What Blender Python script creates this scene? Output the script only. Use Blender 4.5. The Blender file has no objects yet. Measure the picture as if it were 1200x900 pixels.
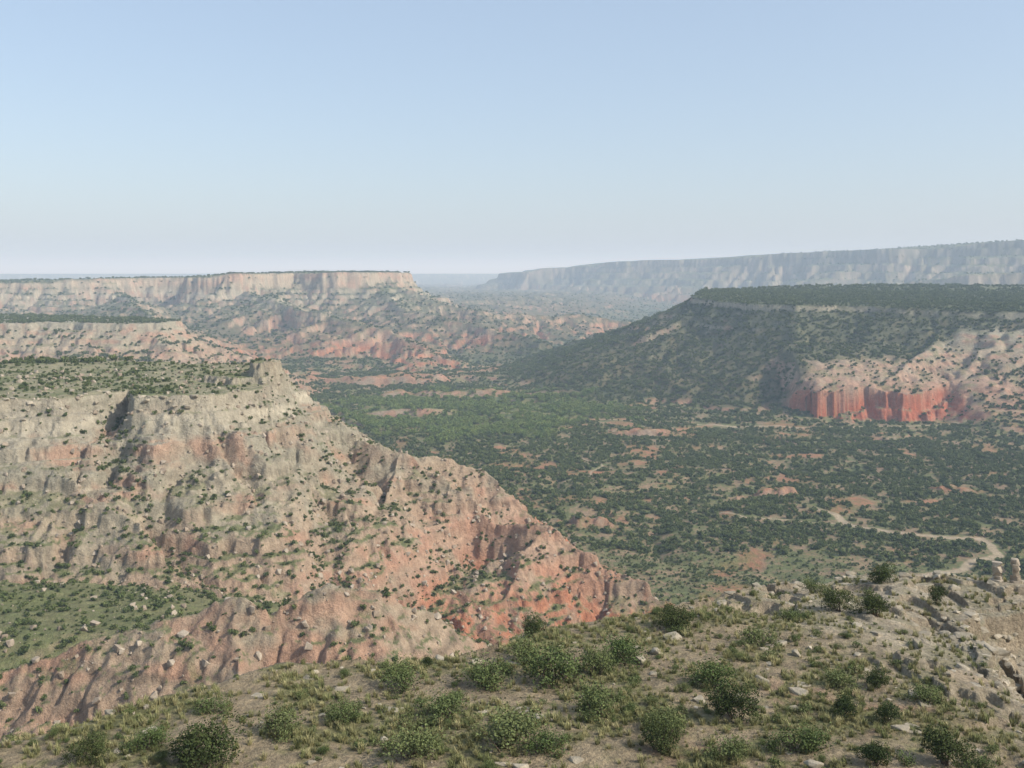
import bpy, math, time
import numpy as np
from mathutils import Vector
T0=time.time()
rng=np.random.default_rng(7)
F=np.float32
scene=bpy.context.scene
# ------------------------------------------------------------------ noise
_p=np.random.default_rng(3).permutation(256).astype(np.int32)
_P=np.concatenate([_p,_p,_p])
_a=np.random.default_rng(4).random(256)*2*np.pi
_GX=np.cos(_a).astype(F); _GY=np.sin(_a).astype(F)
def perlin(x,y,seed=0):
    x=np.asarray(x,dtype=F)+F(seed*17.37); y=np.asarray(y,dtype=F)+F(seed*9.11)
    xf=np.floor(x); yf=np.floor(y)
    xi=xf.astype(np.int32)&255; yi=yf.astype(np.int32)&255
    dx=x-xf; dy=y-yf
    u=dx*dx*dx*(dx*(dx*6-15)+10); v=dy*dy*dy*(dy*(dy*6-15)+10)
    a=_P[xi]; b=_P[xi+1]
    h00=_P[a+yi]; h10=_P[b+yi]; h01=_P[a+yi+1]; h11=_P[b+yi+1]
    n00=_GX[h00]*dx+_GY[h00]*dy
    n10=_GX[h10]*(dx-1)+_GY[h10]*dy
    n01=_GX[h01]*dx+_GY[h01]*(dy-1)
    n11=_GX[h11]*(dx-1)+_GY[h11]*(dy-1)
    x0=n00+u*(n10-n00); x1=n01+u*(n11-n01)
    return (x0+v*(x1-x0))*F(1.5)
def fbm(x,y,o=4,seed=0,g=.5):
    s=0;a=1.;f=1.;t=0
    for i in range(o):
        s=s+a*perlin(x*f,y*f,seed+i*5); t+=a; a*=g; f*=2.03
    return s/t
def sst(v,a,b):
    t=np.clip((v-a)/(b-a),0,1); return t*t*(3-2*t)
def smax(a,b,k):
    h=np.clip(.5+.5*(a-b)/k,0,1)
    return b+(a-b)*h+k*h*(1-h)
# ------------------------------------------------------------------ shape primitives
def seg(x,y,p,q):
    dx,dy=q[0]-p[0],q[1]-p[1]
    t=np.clip(((x-p[0])*dx+(y-p[1])*dy)/(dx*dx+dy*dy),0,1)
    cx=p[0]+t*dx; cy=p[1]+t*dy
    return (x-cx)**2+(y-cy)**2,t,cx,cy
def polyline(x,y,pts):
    best=np.full(x.shape,1e18); z=np.zeros(x.shape); r=z.copy(); bx=z.copy(); by=z.copy()
    for p,q in zip(pts[:-1],pts[1:]):
        d,t,cx,cy=seg(x,y,p,q); m=d<best
        best=np.where(m,d,best); z=np.where(m,p[2]+t*(q[2]-p[2]),z)
        pr=p[3] if len(p)>3 else 0; qr=q[3] if len(q)>3 else 0
        r=np.where(m,pr+t*(qr-pr),r); bx=np.where(m,cx,bx); by=np.where(m,cy,by)
    return np.sqrt(best),z,r,bx,by
def polygon(x,y,pts):
    best=np.full(x.shape,1e18); bx=np.zeros(x.shape); by=bx.copy(); ins=np.zeros(x.shape,bool)
    n=len(pts)
    for i in range(n):
        p=pts[i]; q=pts[(i+1)%n]
        d,t,cx,cy=seg(x,y,p,q); m=d<best
        best=np.where(m,d,best); bx=np.where(m,cx,bx); by=np.where(m,cy,by)
        if p[1]!=q[1]:
            c=((p[1]>y)!=(q[1]>y))&(x<(q[0]-p[0])*(y-p[1])/(q[1]-p[1])+p[0])
            ins^=c
    d=np.sqrt(best)
    return np.where(ins,-d,d),bx,by
def gully(x,y,bx,by,e,R,wl,amp,ramp,seed,warp=.7,fine=1.):
    dx=x-bx; dy=y-by; l=np.sqrt(dx*dx+dy*dy)+1e-3
    w=warp*wl
    wx=fbm(x/(wl*1.6),y/(wl*1.6),4,seed+40)*w; wy=fbm(x/(wl*1.6),y/(wl*1.6),4,seed+50)*w
    qx=bx+dx/l*R+wx; qy=by+dy/l*R+wy
    pat=.45+1.5*np.clip(perlin(x/(wl*2.5),y/(wl*2.5),seed+60)+.3,0,1)
    g1=1-np.minimum(1,np.abs(perlin(qx/wl,qy/wl,seed))*2.2)
    g2=1-np.minimum(1,np.abs(perlin(qx/wl*2.3+e/wl*.8,qy/wl*2.3+e/wl*.6,seed+3))*2.2)
    g3=1-np.minimum(1,np.abs(perlin(x/wl*4.5+wx/wl*3,y/wl*4.5+wy/wl*3,seed+6))*2.0)
    return amp*pat*(g1*sst(e,0,ramp)+fine*(.42*g2*sst(e,-.1*ramp,.6*ramp)+.16*g3*sst(e,-.05*ramp,.3*ramp)))
def drop(e,cliff,cw,s,run):
    e=np.maximum(e,0)
    return cliff*sst(e,0,cw)+s*run*(1-np.exp(-e/run))
def terrace(x,y,z,h,w,sharp,seed,wob=.6):
    b=z/h+wob*fbm(x/(h*14),y/(h*14),2,seed)
    f=b-np.floor(b)
    zt=np.floor(b)+sst(f,.5-sharp,.5+sharp)
    return z+(zt-b)*h*w
# ------------------------------------------------------------------ the places (metres; eye of the overlook is z=0)
SHELF=[(-140,30),(-60,34),(-34,44),(-24,48),(-18,54),(-10,60),(-2,62),(2.5,67.5),(9.5,71.5),(18,79),(28.7,87),(36,88),(45,86),(43,80),(36,77.5),(32.5,73),(30,65),(27.5,57),(29,47),(44,34),(90,22),(90,-40),(-140,-40)]
MESA=[(-460,400),(-200,390),(-178,398),(-160,428),(-148,402),(-122,410),(-106,436),(-107,486),(-130,545),(-220,575),(-460,575)]
CREST=[(-112,470,-53,3),(-100,474,-61),(-80,480,-70),(-62,474,-78),(-47,470,-85),(-30,462,-94),(-15,455,-99.5),(2,447,-107),(15,440,-110),(36,430,-120),(56,420,-129),(75,410,-141),(92,400,-170)]
BACKR=[(-60,492,-86),(-34,505,-91),(-16,508,-97),(-2,500,-108),(14,494,-120),(34,486,-138),(60,480,-170)]
SPUR=[(15,440,-110),(7,425,-113),(1,405,-122),(-9,392,-131),(-20,378,-145)]
SPUR1=[(-52,470,-86),(-54,440,-96),(-52,412,-110),(-50,385,-130)]
SPURL=[(-340,378,-62,6),(-260,373,-66,5),(-190,370,-70,3),(-165,370,-72),(-132,352,-85),(-104,335,-97),(-86,326,-106)]
NEAR=[(-230,258,-116),(-160,255,-107),(-126,257,-99),(-97,258,-90),(-70,260,-83.5),(-58,260,-84.5),(-47.5,263,-80),(-33.5,267,-84),(-18,275,-94),(-7,280,-101),(6,287,-113),(26,295,-132),(40,300,-165)]
NEARS=[(-70,260,-84),(-66,248,-91),(-63,236,-99),(-60,222,-112)]
NEARS2=[(-40,266,-84),(-32,254,-91),(-24,241,-101),(-18,225,-115)]
GFLOOR=[(-420,300,-94,26),(-180,302,-97,24),(-110,304,-100,20),(-65,312,-106,12),(-40,322,-118,6),(-15,332,-134,5),(40,345,-168,5)]
WASH=[[(-160,430,0),(-156,400,0),(-140,375,0),(-118,352,0),(-98,325,0)],[(-10,448,0),(-22,425,0),(-30,400,0),(-36,372,0),(-34,350,0)],[(-72,470,0),(-76,430,0),(-72,390,0),(-60,350,0)]]
DM=[(-281,2760),(-300,2650),(-345,2600),(-480,2560),(-565,2660),(-640,2500),(-700,2470),(-800,2540),(-850,2700),(-960,2660),(-1080,2560),(-1500,2500),(-3600,2300),(-5000,7000),(-900,7000),(-600,3600),(-400,3000)]
BENCH=[(-1700,1330),(-900,1300),(-650,1290),(-560,1310),(-520,1290),(-450,1302),(-436,1345),(-520,1440),(-800,1560),(-1700,1700)]
ER=[(-60,6600),(120,6150),(420,6000),(700,5600),(1000,5350),(1150,5050),(1400,4850),(1600,4450),(1750,4350),(2000,4000),(2800,3500),(7000,3000),(11000,9000),(300,9500)]
BUTTE=[(292,1450),(320,1395),(375,1350),(450,1345),(500,1300),(575,1262),(640,1235),(900,1250),(1250,1500),(1200,1900),(700,2000),(340,1780),(276,1560)]
GP=[(290,1180),(316,1134),(330,1108),(350,1097),(366,1106),(386,1118),(402,1104),(420,1094),(440,1097),(456,1110),(474,1126),(540,1160),(640,1180),(700,1700),(250,1700)]
def shelf_z(x,y):
    return -17.575-.085*np.clip(y,10,100)
BLUFFS=[(182,735,20,10,6),(133,1010,40,9,6),(49,655,15,9,5),(-60,1330,110,18,9),(-190,1500,110,22,12),(10,1620,90,22,9),(330,760,18,8,3)]
def H(x,y):
    x=np.asarray(x,dtype=np.float64); y=np.asarray(y,dtype=np.float64)
    r=np.hypot(x,y)
    z=-160+5*fbm(x/210,y/210,3,1)+1.4*fbm(x/26,y/26,3,2)
    cr=1-np.minimum(1,np.abs(perlin(x/260,y/260,9)+.3*perlin(x/70,y/70,10))*5)
    z-=4*cr*cr
    ramp=sst(-x+ .35*(y-1600),200,900)*sst(y,1450,2300)
    hum=1-np.abs(fbm(x/260,y/260,4,11))*2.6
    z=z+ramp*(28+34*hum)
    hum2=np.clip(1-np.abs(fbm(x/120,y/120,3,13))*4.5,0,1)
    z+=9*hum2*sst(fbm(x/400,y/400,2,14),.0,.25)*sst(y,600,900)
    for (cx,cy,rx,ry,h) in BLUFFS:
        m=(np.abs(x-cx)<rx*3)&(np.abs(y-cy)<ry*4)
        if m.any():
            q=np.sqrt(((x[m]-cx)/rx)**2+((y[m]-cy)/ry)**2)+1.5*fbm(x[m]/(rx*.7),y[m]/(ry*.9),4,15)
            z[m]+=h*(1-sst(q,.0,1.2))
    def put(m,zz,k):
        z[m]=smax(z[m],zz,k)
    # far east rim
    m=(r>2600)&(y>1500)
    if m.any():
        X,Y=x[m],y[m]
        wx=X+110*fbm(X/420,Y/420,5,20); wy=Y+110*fbm(X/420,Y/420,5,21)
        e,bx,by=polygon(wx,wy,ER)
        top=np.interp(X,[-60,300,700,1400,2000,3500],[-2,35,68,92,123,150])
        zz=top-drop(e,20,34,.46,700)-gully(wx,wy,bx,by,e,120,250,56,160,22)
        zz=terrace(X,Y,zz,34,.6,.18,23,.4)
        put(m,zz,12)
        d,zc,rr,bx,by=polyline(wx,wy,[(1200,3700,-90,10),(1350,3500,-40,25),(1485,3300,-6,30),(1750,3200,8,60),(2600,3000,20,90)])
        e=d-rr; zz=zc-drop(e,14,20,.5,600)-gully(wx,wy,bx,by,e,80,150,28,90,24)
        put(m,terrace(X,Y,zz,26,.35,.3,25,.4),10)
    # west mesa with its pale cliff
    m=(x<700)&(r>1000)&(y>900)
    if m.any():
        X,Y=x[m],y[m]
        fx=13*fbm(X/34,Y/34,3,48); fy=13*fbm(X/34,Y/34,3,49)
        wx=X+44*fbm(X/190,Y/190,5,30)+fx; wy=Y+44*fbm(X/190,Y/190,5,31)+fy
        e,bx,by=polygon(wx,wy,DM)
        top=np.interp(-X,[300,520,900,1250],[3,3,-13,-21])+2.0*fbm(X/90,Y/90,3,32)
        top=np.where(Y>2600,top-.0075*(Y-2600)*sst(-X,500,1000),top)
        cl=np.interp(-X,[600,820,900],[17,15,5])*(.6+.9*np.clip(fbm(X/120,Y/120,2,39)+.3,0,1))
        zz=top-drop(e,cl,20,.56,600)-gully(wx,wy,bx,by,e,60,125,28,50,33,.9)
        put(m,terrace(X,Y,zz,13,.65,.18,34,.4),12)
        for k,pl in enumerate([[(-300,2600,-36),(-180,2480,-70),(-60,2400,-92),(60,2440,-100),(170,2500,-104),(320,2560,-128)],
                   [(-620,2420,-45),(-470,2150,-62),(-330,1950,-86),(-240,1850,-100),(-150,1750,-128)],
                   [(-900,2400,-50),(-700,1950,-78),(-560,1750,-92),(-450,1600,-122)],
                   [(-330,2560,-45),(-230,2250,-80),(-60,2080,-108),(60,1960,-132)],
                   [(-1300,2400,-45),(-1100,2000,-70),(-900,1800,-90),(-800,1650,-110)]]):
            d,zc,rr,bx,by=polyline(wx,wy,pl)
            zc=zc+9*fbm(X/60,Y/60,3,35+k)
            zz=zc-drop(d-4,0,1,.36,600)-gully(wx,wy,bx,by,d,50,75,13,40,36+k)
            put(m,terrace(X,Y,zz,11,.3,.2,44,.4),9)
    m=(x<0)&(y>900)&(y<2100)
    if m.any():
        X,Y=x[m],y[m]
        wx=X+20*fbm(X/80,Y/80,5,50,.6); wy=Y+20*fbm(X/80,Y/80,5,51,.6)
        e,bx,by=polygon(wx,wy,BENCH)
        zz=-63+2*fbm(X/60,Y/60,3,52)-drop(e,6,7,.46,600)-gully(wx,wy,bx,by,e,40,62,14,40,53)
        put(m,terrace(X,Y,zz,9,.4,.2,54,.4),6)
    # right-hand butte
    m=(x>-250)&(r>800)&(r<2900)&(y>800)
    if m.any():
        X,Y=x[m],y[m]
        wx=X+17*fbm(X/90,Y/90,4,60); wy=Y+17*fbm(X/90,Y/90,4,61)
        e,bx,by=polygon(wx,wy,BUTTE)
        top=-42+np.clip((Y-1300)*.034,-2,18)-3*sst(-e,60,0)+1.8*fbm(X/70,Y/70,3,62)
        zz=top-drop(e,6,4,.47,600)-gully(wx,wy,bx,by,e,70,110,14,70,63,.7,.7)
        put(m,terrace(X,Y,zz,10,.25,.2,64,.4),8)
        d,zc,rr,bx,by=polyline(wx,wy,[(310,1450,-58),(180,1430,-98),(60,1400,-138),(0,1380,-165)])
        put(m,zc-drop(d,0,1,.36,500)-gully(wx,wy,bx,by,d,60,60,8,40,65),8)
        d,zc,rr,bx,by=polyline(wx,wy,[(540,1270,-62),(505,1225,-84),(460,1180,-98),(415,1135,-116)])
        put(m,zc-drop(d,0,1,.42,600)-gully(wx,wy,bx,by,d,20,26,7,20,66),3)
        d,zc,rr,bx,by=polyline(wx,wy,[(700,1240,-60),(640,1195,-92),(600,1150,-118),(560,1100,-160)])
        put(m,zc-drop(d,0,1,.5,400)-gully(wx,wy,bx,by,d,20,30,7,20,67),3)
        mm=(X>200)&(X<640)&(Y<1400)&(Y>950)
        if mm.any():
            X2,Y2=X[mm],Y[mm]
            wx=X2+7*fbm(X2/22,Y2/22,4,68); wy=Y2+7*fbm(X2/22,Y2/22,4,69)
            e,bx,by=polygon(wx,wy,GP)
            pz=.5+1.2*np.clip(perlin(X2/40,Y2/40,75)+.3,0,1)
            fl2=6.*pz*(1-np.minimum(1,np.abs(perlin(X2/23,Y2/40,70)+.35*perlin(X2/7,Y2/9,74))*2.4))+1.6*(1-np.minimum(1,np.abs(perlin(X2/6.5,Y2/12,71))*2.4))
            e=e+fl2*sst(e,-14,-4)
            g=z[m]; z0=g[mm]
            cw=1-sst(np.abs(X2-399)+9*fbm(X2/25,Y2/25,3,73),60,96)
            lift=smax(z0,np.where((e<-1)&(Y2<1250),-131+.30*(Y2-1100)+4.5*fbm(X2/20,Y2/20,3,76),-400),3)
            z0=np.where(e<-1,z0*(1-cw)+lift*cw,z0)
            cut=z0-(np.maximum(z0+159,0))*(.55*sst(e,-2,4)+.45*sst(e,5,13))+4.0*(1-sst(e,8,20))*sst(e,0,8)
            z0=z0*(1-cw)+np.minimum(z0,cut)*cw
            g[mm]=z0; z[m]=g
    # near-left canyon arm
    m=(y>100)&(r<1000)&(x<320)&(x>-800)
    if m.any():
        X,Y=x[m],y[m]; Z=z[m]
        wx=X+4.5*fbm(X/24,Y/24,4,80); wy=Y+4.5*fbm(X/24,Y/24,4,81)
        dfl,zfl,rfl,_,_=polyline(wx,wy,GFLOOR)
        zfl=zfl+1.6*fbm(X/14,Y/14,3,82)-drop(dfl-rfl,0,1,.45,400)
        Z=smax(Z,zfl,4)
        e,bx,by=polygon(wx,wy,MESA)
        top=-49.2+.9*fbm(X/28,Y/28,3,83)+.6*sst(fbm(X/14,Y/14,2,84),.1,.3)
        tw=np.sqrt(((X+112)/8.5)**2+((Y-466)/12)**2)+.35*fbm(X/5,Y/5,3,85)
        tw2=np.sqrt(((X+121)/19)**2+((Y-468)/20)**2)+.35*fbm(X/7,Y/7,3,86)
        top=top+6.0*(1-sst(tw,.8,.92))+3.2*(1-sst(tw2,.88,.98))
        zz=top-drop(e,3.4,1.4,.72,500)-gully(wx,wy,bx,by,e,24,36,10.5,24,87,.7,.65)
        Z=smax(Z,zz,2.0)
        for k,(pl,s,wl,am) in enumerate([(CREST,.68,30,9.5),(BACKR,.62,20,5.),(SPUR,.7,15,5.),(SPUR1,.62,17,4.),(SPURL,.64,22,6.5),(NEAR,.66,18,7.),(NEARS,.72,12,2.5),(NEARS2,.72,12,2.5)]):
            d,zc,rr,bx,by=polyline(wx,wy,pl)
            zc=zc+2.2*fbm(X/12,Y/12,4,90+k)
            e=d-rr
            zz=zc-drop(e,.8 if k<5 else 0.,1.2,s,600)-gully(wx,wy,bx,by,e,14,wl,am,14,95+k,.7,.85)
            Z=smax(Z,zz,2.2)
        hs=sst(Z,-158,-150)*sst(-49.5-Z,0.5,3)*sst(Z-zfl,1.5,7)
        for k,wp in enumerate(WASH):
            d=polyline(wx,wy,wp)[0]; Z=Z-hs*(6.0,10.,7.)[k]*(1-sst(d,0,(11,17,13)[k]))
        soft=sst(Y,285,330)                       # near badlands are smooth clay, ledges only on the upper arm
        Z=Z+hs*(1.5*fbm(X/9,Y/9,4,114)+.5*(1-3*np.abs(perlin(X/5,Y/5,115))))
        pw=sst(fbm(X/26,Y/26,4,110)+.5*sst(Z,-84,-60)-.06,-.02,.25)
        Z=Z*(1-hs)+hs*(Z+(terrace(X,Y,Z,9.0,.38,.13,111,.35)-Z)*(.3+.7*soft)*sst(fbm(X/50,Y/50,2,116),-.35,.05))
        Z=Z*(1-hs*pw)+hs*pw*(Z+(terrace(X,Y,Z,2.4,.72,.15,112,.3)-Z)*(.25+.75*soft))
        Z=Z+hs*(.6*fbm(X/2.4,Y/2.4,4,113,.6))
        z[m]=Z
    # near shelf below the overlook
    m=r<300
    if m.any():
        X,Y=x[m],y[m]; Z=z[m]
        wx=X+1.6*fbm(X/6,Y/6,4,120); wy=Y+1.6*fbm(X/6,Y/6,4,121)
        e,bx,by=polygon(wx,wy,SHELF)
        top=shelf_z(X,Y)+.42*fbm(X/11,Y/11,3,122)+.13*fbm(X/2.2,Y/2.2,3,123)
        ea=sst(X,10,20)
        lg=.45*(sst(fbm(X/6,Y/9,3,126),.0,.04)+sst(fbm(X/5,Y/7,3,129),.12,.15))   # thin broken caprock ledges
        top=top-lg*ea*sst(-e,11,3)
        top=top-.9*sst(e+7,0,7)*sst(X,20,30)
        zz=top-drop(e,1.5,.7,.72,600)-gully(wx,wy,bx,by,e,8,9,1.6,8,124)
        zt=terrace(X,Y,zz,1.3,.8,.15,125,.3)
        zz=np.where(e>-1,zt,zz)
        Z=smax(Z,zz,.4)
        ee=Y-1.4+.4*fbm(X/3,Y/3,3,127)
        zz=-1.75-drop(ee,12,1.0,1.9,900)+.06*fbm(X/1.5,Y/1.5,2,128)
        Z=smax(Z,zz,.3)
        z[m]=Z
    m=(y<1.0)&(r>=300)
    if m.any():
        z[m]=smax(z[m],-1.75-drop(y[m]-1.4,9,1,.9,300),2)
    z=z+(-10-z)*sst(r,10500,12500)*(z<-10)
    return z
# ------------------------------------------------------------------ terrain sheet
th_in=np.arctan(np.linspace(-.56,.56,1080))
side=np.linspace(th_in[-1],math.pi,70)[1:]
th=np.concatenate([-side[::-1],th_in,side[:-1]])
rad=np.concatenate([np.linspace(.6,38,60,endpoint=False),np.arange(38,112,.22),np.arange(112,215,1.6),np.arange(215,560,.62),
    np.arange(560,1750,2.1),np.arange(1750,3000,5.),np.arange(3000,7000,16),np.geomspace(7000,60000,60)])
nr,nt=len(rad),len(th)
RR,TT=np.meshgrid(rad,th,indexing='ij')
X=(RR*np.sin(TT)).ravel(); Y=(RR*np.cos(TT)).ravel()
Z=np.empty_like(X)
CH=400000
for i in range(0,len(X),CH):
    Z[i:i+CH]=H(X[i:i+CH],Y[i:i+CH])
print('heights',nr,nt,time.time()-T0)
G=np.stack([X,Y,Z],-1).reshape(nr,nt,3)
dr=np.empty_like(G); dr[1:-1]=G[2:]-G[:-2]; dr[0]=G[1]-G[0]; dr[-1]=G[-1]-G[-2]
dt=np.roll(G,-1,1)-np.roll(G,1,1)
N=np.cross(dt,dr); N/=np.linalg.norm(N,axis=-1,keepdims=True)+1e-9
nz=np.abs(N[...,2]).ravel()

ROADS=[[(206,690),(219,640),(232,626),(260,623),(282,615),(284,600),(276,582),(246,557),(216,541),(190,520)],
       [(219,640),(205,655),(150,668),(120,700)],
       [(-9,1130),(40,1125),(94,1128),(130,1120),(180,1100),(300,1060),(390,1060),(470,1075),(560,1040)],
       [(40,780),(60,800),(75,850),(60,900)],
       [(300,600),(340,640),(400,650),(470,680)]]
def road_d(x,y):
    d=np.full(x.shape,1e9)
    for k,pl in enumerate(ROADS):
        wx=x+5*perlin(x/30,y/30,200+k); wy=y+5*perlin(x/30,y/30,210+k)
        for p,q in zip(pl[:-1],pl[1:]):
            d=np.minimum(d,np.sqrt(seg(wx,wy,p,q)[0]) + (-.9 if k==0 else 0 if k==2 else 1.2))
    return d
def redness(x,y):
    a=sst(fbm(x/55,y/70,5,220,.6),.12,.36)*.75
    for (cx,cy,rx,ry,h) in BLUFFS+[(60,820,20,12,0),(30,530,30,22,0),(40,1130,60,14,0),(95,1130,60,14,4),(250,900,30,12,5)]:
        q=np.sqrt(((x-cx)/rx)**2+((y-cy)/ry)**2)+1.5*fbm(x/(rx*.7),y/(ry*.9),4,15)
        a=np.maximum(a,1-sst(q,.4,1.3))
    return a
def lush(x,y):
    q=np.sqrt(((x+60)/190)**2+((y-1180)/190)**2)+.9*fbm(x/60,y/60,4,222)
    return 1-sst(q,.5,1.2)
def barespot(x,y):
    a=sst(np.sqrt(((x-420)/115)**2+((y-1130)/75)**2)+.6*fbm(x/40,y/40,4,252),.75,1.15)
    b=sst(np.sqrt(((x-560)/100)**2+((y-1195)/50)**2)+.8*fbm(x/40,y/40,4,253),.75,1.15)
    return a*b
def colour(x,y,z,nz):
    r=np.hypot(x,y)
    zz=z+3.5*fbm(x/60,y/60,3,230)+1.2*fbm(x/7,y/7,2,231)
    kz=[-175,-158,-142,-128,-118,-108,-96,-86,-74,-62,-52,-40,-20,10,150]
    kc=np.array([(.29,.18,.115),(.30,.185,.12),(.34,.20,.13),(.37,.215,.14),(.365,.245,.17),(.37,.26,.18),(.35,.265,.185),(.325,.27,.19),(.32,.28,.205),(.36,.32,.24),(.38,.335,.25),(.33,.28,.20),(.36,.29,.205),(.44,.345,.25),(.30,.275,.21)])
    rock=np.stack([np.interp(zz,kz,kc[:,i]) for i in range(3)],-1)
    band=perlin(zz/1.9+3,x*0+2.5,232)*.5+perlin(zz/5.5,x*0+7.5,233)*.65
    band=band*(.9+1.0*perlin(x/30,y/30,234))
    st=sst(.97-nz,0,.12)
    rock=rock*(1+.46*band*st)[:,None]
    nearb=(r<300)*1.0
    pk=sst(fbm(x/24,y/24+zz/14,5,236)+.36*perlin(zz/8,x/200,235)+.16*nearb,.0,.32)*sst(-zz,52,64)*st
    pk=np.maximum(pk,.9*sst(fbm(x/90,y/90+zz/20,4,246)+.25*perlin(zz/12,x/300,247),.02,.28)*(y>1500)*(r<3500)*st)
    rock=rock*(1-.6*pk[:,None])+np.array((.41,.225,.15))*.6*pk[:,None]
    gy=sst(fbm(x/20,y/20,4,238)+.3*perlin(zz/7,x/150,237)-.12*nearb,-.05,.28)*st
    rock=rock*(1-.5*gy[:,None])+np.array((.28,.265,.195))*.5*gy[:,None]
    rk=sst(.86-nz,0,.2)*sst(-zz,116,132)*sst(fbm(x/14,y/14,3,239),-.2,.15)*((r<600)|(y>1500))
    rock=rock*(1-.65*rk[:,None])+np.array((.42,.155,.08))*.65*rk[:,None]
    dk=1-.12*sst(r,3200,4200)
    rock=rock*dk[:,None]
    fc_=sst(.90-nz,0,.25)*(1-sst(np.abs(x-399)+10*fbm(x/20,y/20,3,73),74,96))*((y>1030)&(y<1150))*sst(-zz,125,133)        # red eroded cliff with pale beds
    pb=sst(perlin(zz/2.6,x/90,248),.1,.4)[:,None]*.45
    rc=np.array((.37,.115,.06))*(1-pb)+np.array((.38,.23,.16))*pb
    rock=rock*(1-fc_[:,None])+rc*fc_[:,None]
    n1=fbm(x/18,y/18,4,240); n2=fbm(x/3.,y/3.,3,241)
    flat=sst(nz,.80,.95)
    olive=np.array((.115,.14,.053)); dry=np.array((.25,.23,.12)); soil=np.array((.28,.20,.125)); red=np.array((.36,.165,.09))
    cov=sst(n1+.6*n2+.5*(nz-.80)*3,.0,.5)*.6
    col=rock*(1-cov[:,None])+(.65*olive+.35*dry)*cov[:,None]
    fl=sst(-z,138,150)*flat*(r>330)
    rd=redness(x,y)
    g=sst(n1*.8+n2*.6,-.38,.15)
    fc=soil*(1-g[:,None])+(.8*olive+.2*dry)*g[:,None]
    rr=(rd*(1-.55*g))[:,None]
    fc=fc*(1-rr)+red*rr
    lu=lush(x,y)[:,None]
    fc=fc*(1-.7*lu)+np.array((.12,.16,.055))*.7*lu
    col=col*(1-fl[:,None])+fc*fl[:,None]
    tp=flat*sst(z,-54,-46)*(r>330)
    gt=sst(n1+.6*n2,-.2,.35)
    tc=dry*(1-gt[:,None])+(olive*1.2)*gt[:,None]
    col=col*(1-.85*tp[:,None])+tc*.85*tp[:,None]
    far=sst(r,1500,2100)
    sp=sst(fbm(x/16,y/16,3,250)+.6*fbm(x/150,y/150,3,251)+.15*sst(-z,20,80),-.2,.1)*sst(nz,.52,.80)
    sp=np.maximum(sp,.62*sst(r,3200,4500)*sst(fbm(x/60,y/60,4,254),-.3,.15))
    sp=sp*far*(.75+.1*sst(r,3500,4500))
    col=col*(1-sp[:,None])+np.array((.070,.085,.045))*sp[:,None]
    bt=sst(x,-40,40)*sst(900-x,0,200)*sst(y,1080,1200)*(y<2200)*sst(z,-158,-150)
    bt=bt*barespot(x,y)*sst(nz,.35,.6)*.82
    col=col*(1-bt[:,None])+np.array((.075,.088,.042))*bt[:,None]
    gf=sst(nz,.80,.92)*((r<420)&(r>230)&(x<20))*sst(-z,82,90)
    col=col*(1-.75*gf[:,None])+olive*1.1*.75*gf[:,None]
    fg=((r<125)&(z>-29))*1.0*sst(nz,.75,.9)
    s1=fbm(x/5,y/5,4,260); s2=fbm(x/1.1,y/1.1,3,261)
    gg=sst(s1+.6*s2,-.22,.32)
    bare2=sst(x-12+.35*(y-60)+11*s1,4,18)
    gg=gg*(1-.6*bare2)
    sc=np.array((.34,.27,.175))*(1-bare2[:,None])+np.array((.42,.36,.265))*bare2[:,None]
    pinkp=sst(fbm(x/9,y/9,3,262),.0,.3)*sst(62-y,0,12)*sst(x,0,12)
    sc=sc*(1-.6*pinkp[:,None])+np.array((.38,.22,.15))*.6*pinkp[:,None]
    sc=sc*(1-gg[:,None])+np.array((.19,.185,.085))*gg[:,None]
    col=col*(1-fg[:,None])+sc*fg[:,None]
    m=(r>450)&(r<1300)&(x>-60)
    rdm=np.zeros(x.shape); rdm[m]=1-sst(road_d(x[m],y[m]),1.4,3.0)
    rdm*=fl*.85
    col=col*(1-rdm[:,None])+np.array((.43,.34,.235))*rdm[:,None]
    return np.clip(col,0.01,.8)
C=np.empty((len(X),3))
for i in range(0,len(X),CH):
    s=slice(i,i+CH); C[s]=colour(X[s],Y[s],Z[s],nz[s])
print('colour',time.time()-T0)
me=bpy.data.meshes.new('canyon_terrain')
idx=np.arange(nr*nt,dtype=np.int32).reshape(nr,nt)
a=idx[:-1]; b=idx[1:]; a2=np.roll(a,-1,1); b2=np.roll(b,-1,1)
quads=np.stack([a,a2,b2,b],-1).reshape(-1,4)
nv=nr*nt+1
verts=np.concatenate([G.reshape(-1,3),[[0,0,-1.75]]]).astype(F)
tri=np.stack([np.full(nt,nv-1),np.roll(idx[0],-1),idx[0]],-1)
loops=np.concatenate([quads[:,::-1].ravel(),tri[:,::-1].ravel()]).astype(np.int32)
starts=np.concatenate([np.arange(len(quads))*4,len(quads)*4+np.arange(nt)*3]).astype(np.int32)
me.vertices.add(nv); me.vertices.foreach_set('co',verts.ravel())
me.loops.add(len(loops)); me.loops.foreach_set('vertex_index',loops)
me.polygons.add(len(starts)); me.polygons.foreach_set('loop_start',starts)
me.update(calc_edges=True)
me.polygons.foreach_set('use_smooth',np.ones(len(starts),bool))
at=me.attributes.new('soil','FLOAT_COLOR','POINT')
cc=np.ones((nv,4),F); cc[:-1,:3]=C; cc[-1,:3]=C[0]
at.data.foreach_set('color',cc.ravel())
me.update()
if me.polygons[5000].normal.z<0:
    me.flip_normals()
terrain=bpy.data.objects.new('canyon_terrain',me); scene.collection.objects.link(terrain)
print('mesh',time.time()-T0)
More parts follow.
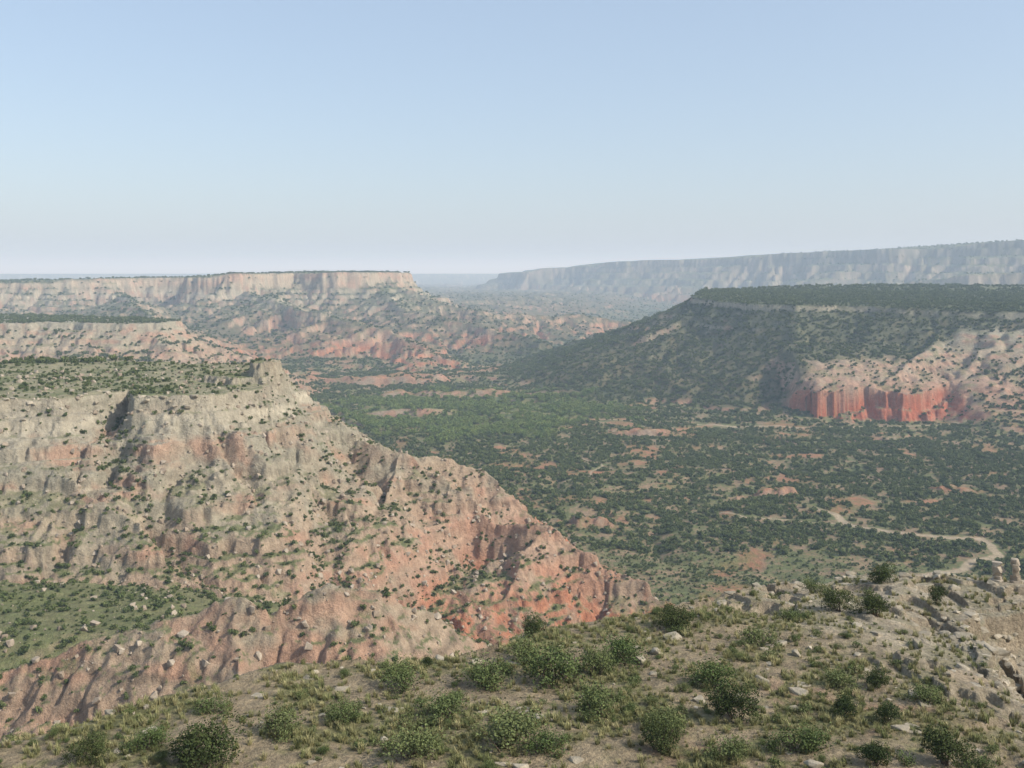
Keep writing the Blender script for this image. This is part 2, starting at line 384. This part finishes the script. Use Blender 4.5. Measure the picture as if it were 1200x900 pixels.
# ------------------------------------------------------------------ materials
def mat(name):
    m=bpy.data.materials.new(name); m.use_nodes=True
    nt_=m.node_tree; b=nt_.nodes['Principled BSDF']; b.inputs['Roughness'].default_value=.95
    b.inputs['Specular IOR Level'].default_value=.12
    return m,nt_,b
def nnoise(nt_,vec,scale,detail=4,rough=.6):
    n=nt_.nodes.new('ShaderNodeTexNoise'); n.inputs['Scale'].default_value=scale
    n.inputs['Detail'].default_value=detail; n.inputs['Roughness'].default_value=rough
    nt_.links.new(vec,n.inputs['Vector']); return n.outputs['Fac']
def maprange(nt_,s,a,b,c,d):
    n=nt_.nodes.new('ShaderNodeMapRange'); n.inputs[1].default_value=a;n.inputs[2].default_value=b;n.inputs[3].default_value=c;n.inputs[4].default_value=d
    nt_.links.new(s,n.inputs[0]); return n.outputs[0]
def math_(nt_,op,a,b):
    n=nt_.nodes.new('ShaderNodeMath'); n.operation=op
    for i,v in enumerate((a,b)):
        if isinstance(v,(int,float)): n.inputs[i].default_value=v
        else: nt_.links.new(v,n.inputs[i])
    return n.outputs[0]
def mulcol(nt_,c,f):
    n=nt_.nodes.new('ShaderNodeVectorMath'); n.operation='SCALE'
    nt_.links.new(c,n.inputs[0]); nt_.links.new(f,n.inputs['Scale']); return n.outputs[0]
m,nt_,bs=mat('canyon_rock_and_soil')
A=nt_.nodes.new('ShaderNodeAttribute'); A.attribute_name='soil'
geo=nt_.nodes.new('ShaderNodeNewGeometry'); P=geo.outputs['Position']
f=math_(nt_,'MULTIPLY',maprange(nt_,nnoise(nt_,P,.35,6,.7),.25,.75,.62,1.38),maprange(nt_,nnoise(nt_,P,3.5,4,.7),.25,.75,.64,1.36))
nt_.links.new(mulcol(nt_,A.outputs['Color'],f),bs.inputs['Base Color'])
bp=nt_.nodes.new('ShaderNodeBump'); bp.inputs['Strength'].default_value=1.0; bp.inputs['Distance'].default_value=1.2
nt_.links.new(nnoise(nt_,P,.8,7,.68),bp.inputs['Height']); nt_.links.new(bp.outputs[0],bs.inputs['Normal'])
me.materials.append(m)
def leafmat(name,c1,c2):
    m,n,b=mat(name)
    oi=n.nodes.new('ShaderNodeObjectInfo'); g=n.nodes.new('ShaderNodeNewGeometry')
    mx=n.nodes.new('ShaderNodeMix'); mx.data_type='RGBA'
    mx.inputs[6].default_value=(*c1,1); mx.inputs[7].default_value=(*c2,1)
    n.links.new(oi.outputs['Random'],mx.inputs[0])
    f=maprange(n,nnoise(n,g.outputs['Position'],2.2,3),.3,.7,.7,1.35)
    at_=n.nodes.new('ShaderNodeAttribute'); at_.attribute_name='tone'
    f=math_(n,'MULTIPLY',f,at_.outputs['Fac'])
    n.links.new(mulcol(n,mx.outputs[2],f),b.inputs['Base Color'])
    return m
M_jun=leafmat('juniper_foliage',(.050,.072,.026),(.080,.10,.036))
M_mes=leafmat('mesquite_foliage',(.095,.135,.046),(.15,.175,.07))
M_scr=leafmat('scrub_foliage',(.070,.100,.034),(.155,.185,.068))
M_cot=leafmat('cottonwood_foliage',(.13,.19,.055),(.21,.25,.08))
M_grs=leafmat('dry_grass',(.17,.19,.075),(.36,.32,.165))
m,n,b=mat('weathered_bark'); b.inputs['Base Color'].default_value=(.13,.10,.075,1); M_bark=m
def rockmat(name,c1,c2):
    m,n,b=mat(name); oi=n.nodes.new('ShaderNodeObjectInfo'); g=n.nodes.new('ShaderNodeNewGeometry')
    mx=n.nodes.new('ShaderNodeMix'); mx.data_type='RGBA'
    mx.inputs[6].default_value=(*c1,1); mx.inputs[7].default_value=(*c2,1); n.links.new(oi.outputs['Random'],mx.inputs[0])
    f=maprange(n,nnoise(n,g.outputs['Position'],1.8,6,.7),.25,.75,.65,1.3)
    n.links.new(mulcol(n,mx.outputs[2],f),b.inputs['Base Color'])
    bp=n.nodes.new('ShaderNodeBump'); bp.inputs['Strength'].default_value=.6; bp.inputs['Distance'].default_value=.15
    n.links.new(nnoise(n,g.outputs['Position'],5,5,.7),bp.inputs['Height']); n.links.new(bp.outputs[0],b.inputs['Normal'])
    return m
M_r1=rockmat('caliche_rock',(.31,.27,.20),(.43,.375,.285))
M_r2=rockmat('canyon_boulder_rock',(.28,.22,.16),(.42,.36,.28))
# ------------------------------------------------------------------ prototype builders
def mesh_from(name,vs,fs,mats,tone=None,midx=None):
    me=bpy.data.meshes.new(name); me.from_pydata([tuple(v) for v in vs],[],[tuple(f) for f in fs]); me.update()
    for mm in mats: me.materials.append(mm)
    at=me.attributes.new('tone','FLOAT','POINT')
    at.data.foreach_set('value',np.asarray(tone if tone is not None else np.ones(len(vs)),dtype=F))
    if midx is not None: me.polygons.foreach_set('material_index',np.asarray(midx,dtype=np.int32))
    return me
def foliage(name,seed,nleaf,leaf,mat_,w=1.,h=.8,lobes=6,stems=0,open_=.0,shell=.55):
    g=np.random.default_rng(seed)
    L=[]
    for i in range(lobes):
        a=g.random()*6.28; rr=.5*w*math.sqrt(g.random())*.62
        L.append((math.cos(a)*rr,math.sin(a)*rr,h*(.25+.45*g.random()),w*(.14+.12*g.random())))
    L.append((0,0,h*.45,w*.25))
    vs=[];fs=[];tn=[];mi=[]
    for i in range(nleaf):
        l=L[g.integers(len(L))]
        v=g.normal(size=3); v/=np.linalg.norm(v)
        rad_=l[3]*(shell+(1-shell)*g.random()**.5)*(1+.35*open_*g.normal())
        c=np.array(l[:3])+v*rad_*np.array((1,1,.85))
        if c[2]<.02: c[2]=abs(c[2])+.02*g.random()
        nn=v+.8*g.normal(size=3); nn/=np.linalg.norm(nn)
        t=np.cross(nn,g.normal(size=3)); t/=np.linalg.norm(t)+1e-6; bb=np.cross(nn,t)
        s=leaf*(.6+.8*g.random())
        k=len(vs)
        vs+= [c-t*s-bb*s*.45,c+t*s*.3-bb*s*.6,c+t*s*1.1+bb*s*.1,c-t*s*.2+bb*s*.6]
        fs.append((k,k+1,k+2,k+3)); mi.append(0)
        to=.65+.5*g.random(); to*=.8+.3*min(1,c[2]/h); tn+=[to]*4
    for i in range(stems):
        l=L[g.integers(len(L))]; a=g.random()*6.28
        p0=np.array((math.cos(a)*.03,math.sin(a)*.03,-.06)); p2=np.array(l[:3])+g.normal(size=3)*.05
        p1=(p0+p2)/2+g.normal(size=3)*.04
        ring=[]
        for p,r_ in zip((p0,p1,p2),[.018,.012,.004]):
            k=len(vs)
            for q in range(5):
                an=q*6.28/5; vs.append(p+np.array((math.cos(an)*r_,math.sin(an)*r_,0))); tn.append(1)
            ring.append(k)
        for r0,r1 in zip(ring[:-1],ring[1:]):
            for q in range(5):
                fs.append((r0+q,r0+(q+1)%5,r1+(q+1)%5,r1+q)); mi.append(1)
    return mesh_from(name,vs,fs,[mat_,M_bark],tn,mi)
def tuft(name,seed,n=46,hh=.75):
    g=np.random.default_rng(seed); vs=[];fs=[];tn=[]
    for i in range(n):
        a=g.random()*6.28; r0=.22*math.sqrt(g.random()); base=np.array((math.cos(a)*r0,math.sin(a)*r0,-.03))
        b_=g.random()*6.28; out=np.array((math.cos(b_),math.sin(b_),0))*(.1+.35*g.random())
        hgt=hh*(.45+.55*g.random()); w=.022; sd=np.array((-math.sin(b_),math.cos(b_),0))*w
        mid=base+out*.35+np.array((0,0,hgt*.6)); tip=base+out+np.array((0,0,hgt))
        k=len(vs); vs+=[base-sd,base+sd,mid+sd*.7,mid-sd*.7,tip]; fs+=[(k,k+1,k+2,k+3),(k+3,k+2,k+4)]
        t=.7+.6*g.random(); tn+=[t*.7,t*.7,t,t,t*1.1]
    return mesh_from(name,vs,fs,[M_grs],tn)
import bmesh
def rock(name,seed,flat,mt,n=16):
    g=np.random.default_rng(seed); bm=bmesh.new()
    for i in range(n):
        v=g.uniform(-1,1,3); v/=max(abs(v))**.7+.2
        bm.verts.new((v[0]*.5,v[1]*.42,v[2]*.5*flat+ .2*flat))
    r_=bmesh.ops.convex_hull(bm,input=bm.verts)
    bmesh.ops.delete(bm,geom=[e for e in r_['geom_interior'] if isinstance(e,bmesh.types.BMVert)],context='VERTS')
    bmesh.ops.bevel(bm,geom=bm.edges[:],offset=.02,segments=1,affect='EDGES')
    me=bpy.data.meshes.new(name); bm.to_mesh(me); bm.free(); me.materials.append(mt); return me
# ------------------------------------------------------------------ scattering
def normals(x,y,h=.4):
    zx=(H(x+h,y)-H(x-h,y))/(2*h); zy=(H(x,y+h)-H(x,y-h))/(2*h)
    n=np.stack([-zx,-zy,np.ones_like(zx)],-1); return n/np.linalg.norm(n,axis=1,keepdims=True)
def mass(name,pts,size,protos,tilt=0.):
    """one named instanced mass: an empty parenting instancers (one per prototype)"""
    par=bpy.data.objects.new(name,None); scene.collection.objects.link(par)
    k=len(protos); which=rng.integers(0,k,len(pts))
    for j,pm in enumerate(protos):
        s=which==j; p=pts[s]; sz=size[s]; n=len(p)
        if n==0: continue
        a=rng.random(n)*2*np.pi
        nn=np.stack([rng.normal(size=n)*tilt,rng.normal(size=n)*tilt,np.ones(n)],-1); nn/=np.linalg.norm(nn,axis=1,keepdims=True)
        t=np.stack([np.cos(a),np.sin(a),np.zeros(n)],-1); t-=nn*(t*nn).sum(1,keepdims=True); t/=np.linalg.norm(t,axis=1,keepdims=True)
        b_=np.cross(nn,t); hs=(sz/2)[:,None]
        q=np.stack([p-t*hs-b_*hs,p+t*hs-b_*hs,p+t*hs+b_*hs,p-t*hs+b_*hs],1).reshape(-1,3).astype(F)
        im=bpy.data.meshes.new(name+'_spots'); im.vertices.add(4*n); im.vertices.foreach_set('co',q.ravel())
        im.loops.add(4*n); im.loops.foreach_set('vertex_index',np.arange(4*n,dtype=np.int32))
        im.polygons.add(n); im.polygons.foreach_set('loop_start',np.arange(n,dtype=np.int32)*4); im.update(calc_edges=True)
        io=bpy.data.objects.new('%s_patch_%d'%(name,j+1),im); scene.collection.objects.link(io); io.parent=par
        io.instance_type='FACES'; io.use_instance_faces_scale=True; io.instance_faces_scale=1.0
        io.show_instancer_for_render=False; io.show_instancer_for_viewport=False
        po=bpy.data.objects.new('%s_unit_%d'%(name,j+1),pm)
        scene.collection.objects.link(po); po.parent=io
    return par
def sector(n,r1,r2,half=.60):
    r=np.sqrt(rng.random(n)*(r2*r2-r1*r1)+r1*r1); t=(rng.random(n)*2-1)*half
    return r*np.sin(t),r*np.cos(t)
scr=[foliage('scrub_clump',300+i,150,.085,M_scr,1.0,.7,5,0,.3,.6) for i in range(5)]
cot=[foliage('cottonwood_clump',320+i,170,.08,M_cot,1.0,.95,6,0,.3,.6) for i in range(3)]
def density(x,y,z,nzz,r):
    n1=fbm(x/18,y/18,3,240); n3=fbm(x/60,y/60,4,270)
    d=.45+.9*n3+.5*n1
    valley=(z<-138)&(nzz>.9)&(r>450)
    dv=.78+.9*n3+1.1*n1-.9*redness(x,y)
    d=np.where(valley,dv,d)
    d=d-1.3*np.clip(.80-nzz,0,1)*2
    bt=sst(x,-40,40)*sst(860-x,0,160)*sst(y,1130,1220)*(y<2200)*barespot(x,y)*(z>-155)
    d=np.where(bt>.5,1.05+.6*n1-.4*(z>-44),d)
    d=np.where((barespot(x,y)<.5)&(z>-158)&(y>1000),.15+.4*n1,d)
    near=(r<600)&(z>-150)
    wd=np.full(x.shape,99.); mm=near&(x<20)
    for wp in WASH: wd[mm]=np.minimum(wd[mm],polyline(x[mm],y[mm],wp)[0])
    d=np.where(near,.38+.7*n1+.5*n3+.6*sst(nzz,.84,.93)*(z<-86)+1.3*(1-sst(wd,4,10)),d)
    rd=np.full(x.shape,99.); m=(r>450)&(r<1300); rd[m]=road_d(x[m],y[m])
    return np.where(rd<4.6,0,d)
P_=[];S_=[];PC=[];SC=[]
for (n,r1,r2,s1,s2) in [(46000,150,600,.7,3.0),(92000,600,1100,1.8,6.0),(100000,1100,1800,2.8,6.5),(70000,1800,3300,4.5,9.5),(16000,3300,5200,7,13)]:
    x,y=sector(n,r1,r2,.56 if r1>1000 else .62)
    z=H(x,y); nn=normals(x,y,1.0); r=np.hypot(x,y)
    d=density(x,y,z,nn[:,2],r)
    k=rng.random(n)<d*.75
    x,y,z,r=x[k],y[k],z[k],r[k]; s=s1+(s2-s1)*rng.random(len(x))**1.8
    lu=(lush(x,y)>.35)&(z<-145)&(rng.random(len(x))<.75)
    p=np.stack([x,y,z-.04*s],-1)
    P_.append(p[~lu]); S_.append(s[~lu]); PC.append(p[lu]); SC.append(s[lu]*1.35)
P_=np.concatenate(P_);S_=np.concatenate(S_);PC=np.concatenate(PC);SC=np.concatenate(SC)
print('scrub',len(P_),len(PC),time.time()-T0)
mass('canyon_scrub',P_,S_,scr,.08)
mass('cottonwood_grove',PC,SC,cot,.05)
bld=[rock('boulder_shape',400+i,.8,M_r2) for i in range(5)]
x,y=sector(46000,200,560); z=H(x,y); nn=normals(x,y,.6)
k=(z>-150)&(rng.random(len(x))<(.06+.35*sst(.86-nn[:,2],0,.15)+.3*sst(fbm(x/22,y/22,3,280),.1,.3)))
x,y,z=x[k],y[k],z[k]; s=.4+2.8*rng.random(len(x))**4.5
mass('slope_boulders',np.stack([x,y,z],-1),s,bld,.3)
pts=[]
for p,q in zip(MESA[1:9],MESA[2:10]):
    L=math.dist(p,q)
    for i in range(int(L/1.5)):
        t=rng.random(); pts.append((p[0]+t*(q[0]-p[0])+rng.normal()*2.4,p[1]+t*(q[1]-p[1])+rng.normal()*2.4))
pts=np.array(pts); zz=H(pts[:,0],pts[:,1])
slab=[rock('ledge_shape',430+i,.45,M_r1,18) for i in range(5)]
mass('rim_ledge_rocks',np.stack([pts[:,0],pts[:,1],zz-.3],-1),1.0+3.4*rng.random(len(pts))**2,slab,.08)
x=rng.uniform(-30,50,40000); y=rng.uniform(38,95,40000)
e,_,_=polygon(x,y,SHELF)
pr=.03+.5*np.exp(-((e-0.8)/2.0)**2)*sst(x,14,24)+.55*sst(x,26,31)*sst(e,-2.5,3)*(y<84)+.06*np.exp(-(e/1.2)**2)
pr+= .16*sst(fbm(x/5,y/5,3,290),.12,.25)*sst(x,12,22)
k=(e<9)&(rng.random(len(x))<pr); x,y=x[k],y[k]; z=H(x,y)
s=.07+1.3*rng.random(len(x))**6.0
mass('shelf_rocks',np.stack([x,y,z-.08*s],-1),s,slab+[rock('flat_slab_shape',460+i,.2,M_r1,20) for i in range(5)]+[rock('rubble_shape',450+i,.7,M_r1) for i in range(1)],.12)
x=rng.uniform(-45,48,60000); y=rng.uniform(36,92,60000); e,_,_=polygon(x,y,SHELF)
s1=fbm(x/5,y/5,4,260); s2=fbm(x/1.1,y/1.1,3,261); bare2=sst(x-12+.35*(y-60)+11*s1,4,18)
k=(e<0)&(rng.random(len(x))<(sst(s1+.6*s2,-.25,.35)*.75+.10)*(1-.72*bare2)); x,y=x[k],y[k]; z=H(x,y)
print('grass',len(x))
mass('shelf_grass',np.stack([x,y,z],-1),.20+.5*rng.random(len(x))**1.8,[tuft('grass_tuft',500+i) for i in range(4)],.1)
mes=[foliage('mesquite_shape',520+i,2600,.014,M_mes,1.0,.55,11,14,1.1,.2) for i in range(4)]
low=[foliage('low_shrub_shape',540+i,420,.033,M_mes,1.0,.55,6,5,.6,.4) for i in range(3)]
jun=[foliage('juniper_shape',560+i,4200,.015,M_jun,1.0,.78,9,8,.3,.6) for i in range(4)]
x=rng.uniform(-40,44,5200); y=rng.uniform(38,90,5200); e,_,_=polygon(x,y,SHELF)
k=(e<-.3)&(rng.random(len(x))<sst(fbm(x/9,y/9,3,295)+.2,-.1,.4)*(.45-.30*sst(x-12+.35*(y-60),4,16))); x,y=x[k],y[k]; z=H(x,y)
mass('low_shrubs',np.stack([x,y,z-.03],-1),.3+.85*rng.random(len(x))**2,low+mes[:2],.05)
def place(kind,protos,lst,hz,ks):
    for i,(px,py,wpx) in enumerate(lst):
        v=(py-320)/1200.; d=17.575/(v-.085); xx=(px-600)/1200.*d
        zz=float(H(np.array([xx]),np.array([d]))[0])
        o=bpy.data.objects.new(kind,protos[i%len(protos)]); scene.collection.objects.link(o)
        s=wpx/1200.*d*ks
        o.location=(xx,d,zz-.05*s); o.rotation_euler=(0,0,rng.random()*6.28); o.scale=(s,s,s*hz*(.85+.3*rng.random()))
place('juniper_shrub',jun,[(1110,897,66),(1042,847,38),(625,742,36),(1031,680,38),(1027,719,42),(100,893,50),(235,897,95),(860,840,66),(988,838,40),(1097,697,28),(790,737,50),(1024,802,38),(1025,899,46),(985,716,44),(500,778,18),(770,880,60)],1.0,1.08)
place('mesquite_shrub',mes,[(650,800,110),(570,800,90),(475,802,80),(735,776,85),(835,805,80),(892,755,64),(590,872,120),(700,842,90),(780,856,80),(935,880,90),(480,885,100),(990,805,60),(1085,822,62),(330,862,80),(405,842,60),(520,845,90),(640,880,80),(850,890,80),(955,690,40),(930,725,44),(700,790,70),(250,835,60),(620,775,70),(170,880,70),(1150,898,50)],.85,1.0)
def pillar(x,y,h,w,seed):
    g=np.random.default_rng(seed); bm=bmesh.new(); z0=float(H(np.array([x]),np.array([y]))[0])-.2; zc=z0
    for i in range(5):
        hh=h/5*(.8+.4*g.random()); ww=w*(1.0,.75,.65,.95,.8)[i]*(.9+.2*g.random())
        vs=[]
        for k in range(18):
            a=g.random()*6.28; rr=ww/2*(.75+.25*g.random()); vs.append(bm.verts.new((x+math.cos(a)*rr+.05*g.normal(),y+math.sin(a)*rr,zc+(hh*1.08 if k%2 else 0)+.03*g.normal())))
        r_=bmesh.ops.convex_hull(bm,input=vs); bmesh.ops.delete(bm,geom=[e for e in r_['geom_interior'] if isinstance(e,bmesh.types.BMVert)],context='VERTS')
        zc+=hh
    me=bpy.data.meshes.new('rock_pillar'); bm.to_mesh(me); bm.free(); me.materials.append(M_r2)
    o=bpy.data.objects.new('rock_pillar',me); scene.collection.objects.link(o)
pillar(39.6,83.5,1.9,1.1,1); pillar(40.9,83.2,2.0,1.0,2)
# ------------------------------------------------------------------ hazy air over the canyon
bpy.ops.mesh.primitive_cube_add(size=1,location=(0,0,-75)); hz=bpy.context.object; hz.name='canyon_haze_air'; hz.scale=(110000,110000,650)
m=bpy.data.materials.new('haze_with_added_glow'); m.use_nodes=True; n=m.node_tree; n.nodes.remove(n.nodes['Principled BSDF'])
vs_=n.nodes.new('ShaderNodeVolumeScatter'); vs_.inputs['Color'].default_value=(.70,.85,1,1); vs_.inputs['Density'].default_value=.000135; vs_.inputs['Anisotropy'].default_value=0
em=n.nodes.new('ShaderNodeEmission'); em.inputs['Color'].default_value=(.42,.66,1,1); em.inputs['Strength'].default_value=.00014*.15  # faint blue glow added to the air, standing in for multiply scattered light
ad=n.nodes.new('ShaderNodeAddShader'); n.links.new(vs_.outputs[0],ad.inputs[0]); n.links.new(em.outputs[0],ad.inputs[1])
n.links.new(ad.outputs[0],n.nodes['Material Output'].inputs['Volume']); hz.data.materials.append(m)
# ------------------------------------------------------------------ light
az=math.radians(112); el=math.radians(38)
sd=bpy.data.lights.new('sun','SUN'); sd.energy=4.5; sd.angle=math.radians(.5); sd.color=(1,.94,.84)
so=bpy.data.objects.new('sun',sd); scene.collection.objects.link(so)
dirv=Vector((math.sin(az)*math.cos(el),math.cos(az)*math.cos(el),math.sin(el)))
so.rotation_euler=dirv.to_track_quat('Z','Y').to_euler(); so.location=(200,-100,300)
w=bpy.data.worlds.new('World'); scene.world=w; w.use_nodes=True
wn=w.node_tree
sk=wn.nodes.new('ShaderNodeTexSky'); sk.sky_type='NISHITA'; sk.sun_disc=False; sk.sun_elevation=el; sk.sun_rotation=az
sk.air_density=1.0; sk.dust_density=2.0; sk.ozone_density=1.0
av=wn.nodes.new('ShaderNodeVectorMath'); av.operation='ADD'; av.inputs[1].default_value=(2.45,3.0,3.75)   # constant pale blue added to brighten the sky and its ambient light
wn.links.new(sk.outputs[0],av.inputs[0])
bg=wn.nodes['Background']; bg.inputs['Strength'].default_value=.10; wn.links.new(av.outputs[0],bg.inputs['Color'])
# ------------------------------------------------------------------ camera
cd=bpy.data.cameras.new('camera'); cd.sensor_width=36; cd.lens=36; cd.shift_y=-130/1200; cd.clip_start=.1; cd.clip_end=150000
co=bpy.data.objects.new('camera',cd); scene.collection.objects.link(co); co.location=(0,0,0); co.rotation_euler=(math.radians(90),0,0)
scene.camera=co
scene.view_settings.view_transform='Standard'; scene.view_settings.look='None'; scene.view_settings.exposure=0
print('done',time.time()-T0)
